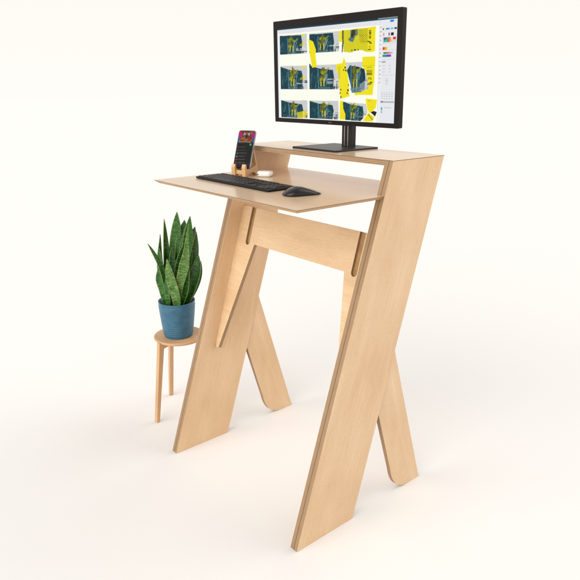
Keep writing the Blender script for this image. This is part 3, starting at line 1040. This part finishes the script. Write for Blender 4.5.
# ------------------------------------------------------------------ earbud case
case = thing('earbud_case', 'white rounded earbud case lying beside the wooden phone stand', 'earbud case', (-0.197, 0.355, D), R(36))
bm = bmesh.new()
NS, NC = 16, 28
def superring(bm, z, w, h, n=40, e=0.55):
    out = []
    for i in range(n):
        t = 2 * math.pi * i / n
        c, q = math.cos(t), math.sin(t)
        out.append(bm.verts.new((w / 2 * math.copysign(abs(c) ** e, c), h / 2 * math.copysign(abs(q) ** e, q), z)))
    return out
rings = []
for i in range(15):
    t = -math.pi / 2 + math.pi * i / 14
    sc = math.cos(t) ** 0.6 if abs(math.cos(t)) > 1e-6 else 0.0
    k = 0.0107 * (1 - max(sc, 0.0))
    rings.append(superring(bm, 0.0107 + 0.0106 * math.sin(t), 0.0565 - 2 * k, 0.0452 - 2 * k))
for a, b in zip(rings, rings[1:]):
    for i in range(40):
        bm.faces.new((a[i], a[(i + 1) % 40], b[(i + 1) % 40], b[i]))
bm.faces.new(list(reversed(rings[0]))); bm.faces.new(rings[-1])
bmesh.ops.recalc_face_normals(bm, faces=bm.faces)
from_bm('shell', bm, M['white_gloss'], case, smooth=True)
bm = bmesh.new()
lathe(bm, [(0, 0.0006), (0.0021, 0.0006), (0.0021, -0.0006), (0, -0.0006)], 16)
from_bm('charging_port', bm, M['dark_dot'], case, Matrix.Translation((-0.0215, -0.0222, 0.0105)) @ Matrix.Rotation(R(90), 4, 'X') @ Matrix.Diagonal((1.5, 0.8, 1, 1)))
bm = bmesh.new()
lathe(bm, [(0, 0.0004), (0.0012, 0.0004), (0.0012, -0.0004), (0, -0.0004)], 12)
from_bm('status_light', bm, plain('status_lens', (0.45, 0.42, 0.38, 1), 0.3), case, Matrix.Translation((-0.009, -0.0217, 0.0135)) @ Matrix.Rotation(R(90), 4, 'X'))

# ------------------------------------------------------------------ stool
SC = Vector((-0.668, 0.222, 0)); SZ, SR = 0.375, 0.1125
stool = thing('stool', 'low round wooden stool standing left of the desk under the plant', 'stool', SC)
bm = bmesh.new()
lathe(bm, [(0, SZ - 0.0135), (SR - 0.006, SZ - 0.0135), (SR - 0.001, SZ - 0.010), (SR, SZ - 0.006), (SR - 0.002, SZ - 0.0015), (SR - 0.005, SZ), (0, SZ)], 96)
from_bm('seat', bm, M['oak'], stool, smooth=False, bevel=0.0)
feet = [Vector((-0.640, 0.068, 0)), Vector((-0.828, 0.248, 0)), Vector((-0.540, 0.346, 0))]
for f_ in feet:
    d = (f_ - SC); d.z = 0
    rad = d.length; d.normalize()
    side = Vector((-d.y, d.x, 0))
    bm = bmesh.new()
    # tapered leg: outer face leans from the foot in to the rim of the seat
    # profile in (radial, z)
    w = 0.0190
    rt = SR + 0.001
    prof_ = [(rad - 0.010, 0), (rad + 0.011, 0), (rt + 0.004, SZ - 0.018), (rt + 0.001, SZ - 0.006), (rt - 0.020, SZ - 0.006), (rt - 0.022, SZ - 0.0165)]
    prof_ = [(rad - 0.008, 0), (rad + 0.009, 0), (rt + 0.0065, SZ - 0.006), (rt - 0.004, SZ - 0.0035), (rt - 0.016, SZ - 0.014),
             (0.030, SZ - 0.0137), (0.030, SZ - 0.027), (rt - 0.0165, SZ - 0.036)]
    prism(bm, [(z_, r_x) for r_x, z_ in prof_], -w / 2, w / 2, 0, 0)
    mt = frame_matrix((0, 0, 0), (0, 0, 1), d)
    from_bm('leg', bm, M['oak'], stool, mt, bevel=0.0022, seg=3)

# ------------------------------------------------------------------ potted plant
PP = Vector((SC.x + 0.002, SC.y - 0.004, SZ))
plant = thing('potted_plant', 'tall snake plant with banded green leaves in a blue textured pot on the stool', 'potted plant', PP)
RB, RT, PH = 0.0635, 0.0815, 0.163
bm = bmesh.new()
# outer wall with rows of raised bumps between smooth rim and foot
NSEG, NROW = 168, 84
rings = []
for j in range(NROW + 1):
    v = j / NROW
    z = 0.002 + (PH - 0.002) * v
    r0 = RB - 0.001 + (RT - RB) * v ** 0.85
    ring = []
    for i in range(NSEG):
        a = 2 * math.pi * i / NSEG
        amp = 0.0
        if 0.05 < v < 0.91:
            rw = (v - 0.05) / 0.86 * 14
            up = abs(math.sin(math.pi * rw)) ** 0.6
            rnd = abs(math.sin(math.pi * (i / NSEG * 42 + 0.5 * (int(rw) % 2)))) ** 0.7
            amp = 0.0019 * up * (0.35 + 0.65 * rnd)
        ring.append(bm.verts.new(((r0 + amp) * math.cos(a), (r0 + amp) * math.sin(a), z)))
    rings.append(ring)
def addring(r, z):
    rings.append([bm.verts.new((r * math.cos(2 * math.pi * i / NSEG), r * math.sin(2 * math.pi * i / NSEG), z)) for i in range(NSEG)])
addring(RT - 0.001, PH + 0.0016); addring(RT - 0.0035, PH + 0.0016); addring(RT - 0.0052, PH - 0.001); addring(RT - 0.009, PH - 0.032)
for a, b in zip(rings, rings[1:]):
    for i in range(NSEG):
        bm.faces.new((a[i], a[(i + 1) % NSEG], b[(i + 1) % NSEG], b[i]))
bot = [bm.verts.new(((RB - 0.002) * math.cos(2 * math.pi * i / NSEG), (RB - 0.002) * math.sin(2 * math.pi * i / NSEG), 0.0)) for i in range(NSEG)]
for i in range(NSEG):
    bm.faces.new((bot[i], bot[(i + 1) % NSEG], rings[0][(i + 1) % NSEG], rings[0][i]))
bm.faces.new(list(reversed(bot)))
bmesh.ops.recalc_face_normals(bm, faces=bm.faces)
from_bm('pot', bm, M['pot'], plant, smooth=True)
bm = bmesh.new()
lathe(bm, [(0, PH - 0.020), (0.03, PH - 0.018), (0.055, PH - 0.021), (RT - 0.0072, PH - 0.022)], 40)
for v_ in bm.verts:
    v_.co.z += random.uniform(-0.003, 0.003)
from_bm('soil', bm, M['soil'], plant)

RV, DV = Vector((0.649, 0.761, 0)), Vector((-0.761, 0.649, 0))
def leaf(pts, wmax, face, mat, wpos=0.55, curl=0.28, base_w=0.5, tipk=1.0, twist=0.0):
    """pts: (r, d, z) from soil to tip, r along RV, d along DV, z above pot foot; face: yaw of the blade (deg, 0 faces -DV)"""
    P_ = [RV * a + DV * b + Vector((0, 0, c)) for a, b, c in pts]
    n = 30
    def cat(t):
        m_ = len(P_) - 1
        x = t * m_; i = min(int(x), m_ - 1); f = x - i
        p0 = P_[i - 1] if i > 0 else P_[0] * 2 - P_[1]
        p1, p2 = P_[i], P_[i + 1]
        p3 = P_[i + 2] if i + 2 <= m_ else P_[m_] * 2 - P_[m_ - 1]
        return 0.5 * ((2 * p1) + (p2 - p0) * f + (2 * p0 - 5 * p1 + 4 * p2 - p3) * f * f + (3 * p1 - p0 - 3 * p2 + p3) * f ** 3)
    bm = bmesh.new(); uvl = bm.loops.layers.uv.new('UVMap')
    NX = 9
    rows_, uvs = [], {}
    ph = random.uniform(0, 6)
    for k in range(n + 1):
        t = k / n
        c = cat(t)
        tg = (cat(min(1, t + 0.01)) - cat(max(0, t - 0.01))).normalized()
        a = R(face + twist * t)
        side = (RV * math.cos(a) + DV * math.sin(a))
        side = (side - tg * side.dot(tg)).normalized()
        nor = side.cross(tg).normalized()
        if t < wpos:
            w = base_w + (1 - base_w) * math.sin(math.pi / 2 * t / wpos)
        else:
            u = (t - wpos) / (1 - wpos)
            w = max(0.0, 1 - u ** (1.9 * tipk)) ** 0.85
        w = max(w * wmax / 2, 0.0007)
        row = []
        for i in range(NX):
            s = -1 + 2 * i / (NX - 1)
            fold = curl * w * (s * s) * (1.4 - 0.9 * t)
            wav = 0.0014 * math.sin(9 * t + ph + (2 if s > 0 else 0)) * abs(s) ** 3
            v = bm.verts.new(c + side * (w * s) - nor * (fold + wav) * -1)
            uvs[v] = (i / (NX - 1), t * (P_[-1] - P_[0]).length / 0.42 + ph)
            row.append(v)
        rows_.append(row)
    for a_, b_ in zip(rows_, rows_[1:]):
        for i in range(NX - 1):
            f = bm.faces.new((a_[i], a_[i + 1], b_[i + 1], b_[i])); f.smooth = True
            for l in f.loops:
                l[uvl].uv = uvs[l.vert]
    o = from_bm('leaf', bm, mat, plant)
    sd = o.modifiers.new('blade_thickness', 'SOLIDIFY'); sd.thickness = 0.0022; sd.offset = 0
    return o

z0 = PH - 0.024
def px(x, y, d=0.0):
    """point at picture offsets scaled to metres round the pot rim: keeps leaf shapes readable as (r, d, z)"""
    z = PH + (300.5 - y) / 224.0
    r = (x - 176.6) / 229.0 + 0.055 * (z - PH)
    k = 1.0 + 0.36 * d          # farther leaves a touch larger
    return (r * k, d, z)
LD, LM_, LP = M['leaf_dark'], M['leaf_mid'], M['leaf_pale']
def base(r, d): return (r, d, z0)
# back row
leaf([base(-0.005, 0.030), px(179, 270, .035), px(181, 240, .04), px(183, 222, .04)], 0.058, 8, LD)
leaf([base(0.02, 0.025), px(187, 270, .03), px(190, 245, .03), px(193.5, 228, .03)], 0.052, -25, LD)
leaf([base(-0.015, 0.02), px(174, 270, .03), px(175, 240, .03), px(176, 213.5, .03)], 0.053, 6, LM_, wpos=0.58)
leaf([base(0.012, 0.012), px(185, 272, .01), px(187, 244, .01), px(189.3, 217, .012)], 0.049, 12, LM_, wpos=0.60)
leaf([base(-0.04, 0.01), px(167, 275, .01), px(166, 248, .01), px(164.4, 219.5, .01)], 0.030, 35, LD, wpos=0.5)
leaf([base(-0.048, 0.0), px(165, 285, 0.0), px(160.5, 262, .0), px(160.8, 234, 0.0)], 0.030, 30, LD, wpos=0.4)
leaf([base(-0.035, -0.005), px(166, 285, -.01), px(162, 268, -.01), px(159.5, 245, -.01)], 0.042, -20, LM_, wpos=0.45)
# thin arching leaf on the far left
leaf([base(-0.03, -0.025), px(167.5, 286, -.03), px(163, 266, -.035), px(156.5, 252, -.035), px(150.2, 241.3, -.035)], 0.026, 50, LM_, wpos=0.45)
leaf([base(-0.042, -0.02), px(163.5, 288, -.02), px(160.5, 276, -.025), px(161.5, 262, -.025)], 0.034, -10, LM_, wpos=0.5)
# right side
leaf([base(0.042, 0.0), px(193, 284, -.005), px(197, 268, -.01), px(198.8, 254, -.01)], 0.048, -12, LD, wpos=0.52)
leaf([base(0.045, 0.02), px(195, 288, .02), px(198.5, 276, .02), px(200, 262, .02)], 0.036, -30, LD, wpos=0.55)
leaf([base(0.025, -0.02), px(187.5, 288, -.025), px(189, 272, -.03), px(189.5, 258, -.03)], 0.030, -35, LM_, wpos=0.5)
leaf([base(0.008, 0.028), px(182, 272, .03), px(183.5, 248, .03), px(184.8, 227, .03)], 0.044, -4, LM_, wpos=0.55)
leaf([base(0.03, 0.012), px(190, 275, .012), px(194, 252, .012), px(195.5, 232, .012)], 0.038, 18, LD, wpos=0.5)
# centre dark filler
leaf([base(0.0, 0.0), px(179, 280, 0.0), px(181, 262, 0.0), px(183, 245, 0.0)], 0.050, 14, LD, wpos=0.5)
leaf([base(-0.01, -0.01), px(174, 285, -.01), px(173, 265, -.01), px(172, 246, -.01)], 0.040, 25, LD, wpos=0.5)
# front, paler
leaf([base(0.004, -0.030), px(181, 283, -.04), px(185.5, 264, -.042), px(188.3, 246, -.04), px(189.6, 222, -.03)], 0.043, 10, LP, wpos=0.55, tipk=0.42, base_w=0.42)
leaf([base(0.012, -0.045), px(177.5, 290, -.05), px(172.5, 272, -.052), px(169.3, 255.3, -.05)], 0.043, -8, LP, wpos=0.50, base_w=0.6)
leaf([base(-0.03, -0.035), px(169.5, 293, -.04), px(168.5, 284, -.04), px(167, 276, -.04)], 0.026, -15, LM_, wpos=0.5)

# ------------------------------------------------------------------ light: a white studio tent with two softer, brighter panels
wld = bpy.data.worlds.new('World')
S.world = wld
wld.use_nodes = True
nt = wld.node_tree
bgn = nt.nodes['Background']
tc = nt.nodes.new('ShaderNodeTexCoord')
acc = None
def softbox(direction, inner, outer, gain):
    d = Vector(direction).normalized()
    dt = nt.nodes.new('ShaderNodeVectorMath'); dt.operation = 'DOT_PRODUCT'
    nt.links.new(tc.outputs['Generated'], dt.inputs[0]); dt.inputs[1].default_value = d
    mr = nt.nodes.new('ShaderNodeMapRange'); mr.interpolation_type = 'SMOOTHSTEP'
    mr.inputs[1].default_value = math.cos(R(outer)); mr.inputs[2].default_value = math.cos(R(inner))
    mr.inputs[3].default_value = 0; mr.inputs[4].default_value = gain
    nt.links.new(dt.outputs['Value'], mr.inputs[0])
    return mr.outputs[0]
outs = [softbox((0.12, -1.0, 0.45), 12, 48, 2.9), softbox((0.30, 1.0, 0.62), 10, 44, 2.0)]
a1 = nt.nodes.new('ShaderNodeMath'); a1.operation = 'ADD'
nt.links.new(outs[0], a1.inputs[0]); nt.links.new(outs[1], a1.inputs[1])
a2 = nt.nodes.new('ShaderNodeMath'); a2.operation = 'ADD'; nt.links.new(a1.outputs[0], a2.inputs[0])
sep = nt.nodes.new('ShaderNodeSeparateXYZ'); nt.links.new(tc.outputs['Generated'], sep.inputs[0])
top = nt.nodes.new('ShaderNodeMapRange'); top.interpolation_type = 'SMOOTHSTEP'      # world dimmed overhead on purpose, so the desk shades the floor less
top.inputs[1].default_value = 0.20; top.inputs[2].default_value = 0.62
top.inputs[3].default_value = 1.0; top.inputs[4].default_value = 0.62
nt.links.new(sep.outputs['Z'], top.inputs[0]); 
hz = nt.nodes.new('ShaderNodeMapRange'); hz.interpolation_type = 'SMOOTHSTEP'        # added lift near the horizon, blends the backdrop into the floor
hz.inputs[1].default_value = -0.02; hz.inputs[2].default_value = 0.16
hz.inputs[3].default_value = 0.020; hz.inputs[4].default_value = 0.0
nt.links.new(sep.outputs['Z'], hz.inputs[0])
a3 = nt.nodes.new('ShaderNodeMath'); a3.operation = 'ADD'
nt.links.new(top.outputs[0], a3.inputs[0]); nt.links.new(hz.outputs[0], a3.inputs[1])
nt.links.new(a3.outputs[0], a2.inputs[1])
bgn.inputs['Color'].default_value = BG + (1,)
nt.links.new(a2.outputs[0], bgn.inputs['Strength'])

# ------------------------------------------------------------------ camera
cam = bpy.data.cameras.new('camera')
cam.sensor_width = 36
cam.lens = 36 * 624.34 / 580
cam.clip_end = 500
cam.clip_start = 0.05
co = bpy.data.objects.new('camera', cam)
COL.objects.link(co)
yaw, pitch, roll = -0.8651, -0.3147, 0.002
f = Vector((math.sin(yaw) * math.cos(pitch), math.cos(yaw) * math.cos(pitch), math.sin(pitch)))
r = f.cross(Vector((0, 0, 1))).normalized()
d = f.cross(r)
r2 = r * math.cos(roll) + d * math.sin(roll)
d2 = -r * math.sin(roll) + d * math.cos(roll)
mt = Matrix.Identity(4)
for i, c in enumerate((r2, -d2, -f)):
    mt[0][i], mt[1][i], mt[2][i] = c
mt.translation = Vector((1.6412, -1.0905, 1.4325))
co.matrix_world = mt
S.camera = co

S.view_settings.view_transform = 'Standard'
S.view_settings.look = 'None'
S.view_settings.exposure = 0
S.view_settings.gamma = 1
S.cycles.use_denoising = True
S.cycles.max_bounces = 8
S.cycles.diffuse_bounces = 5
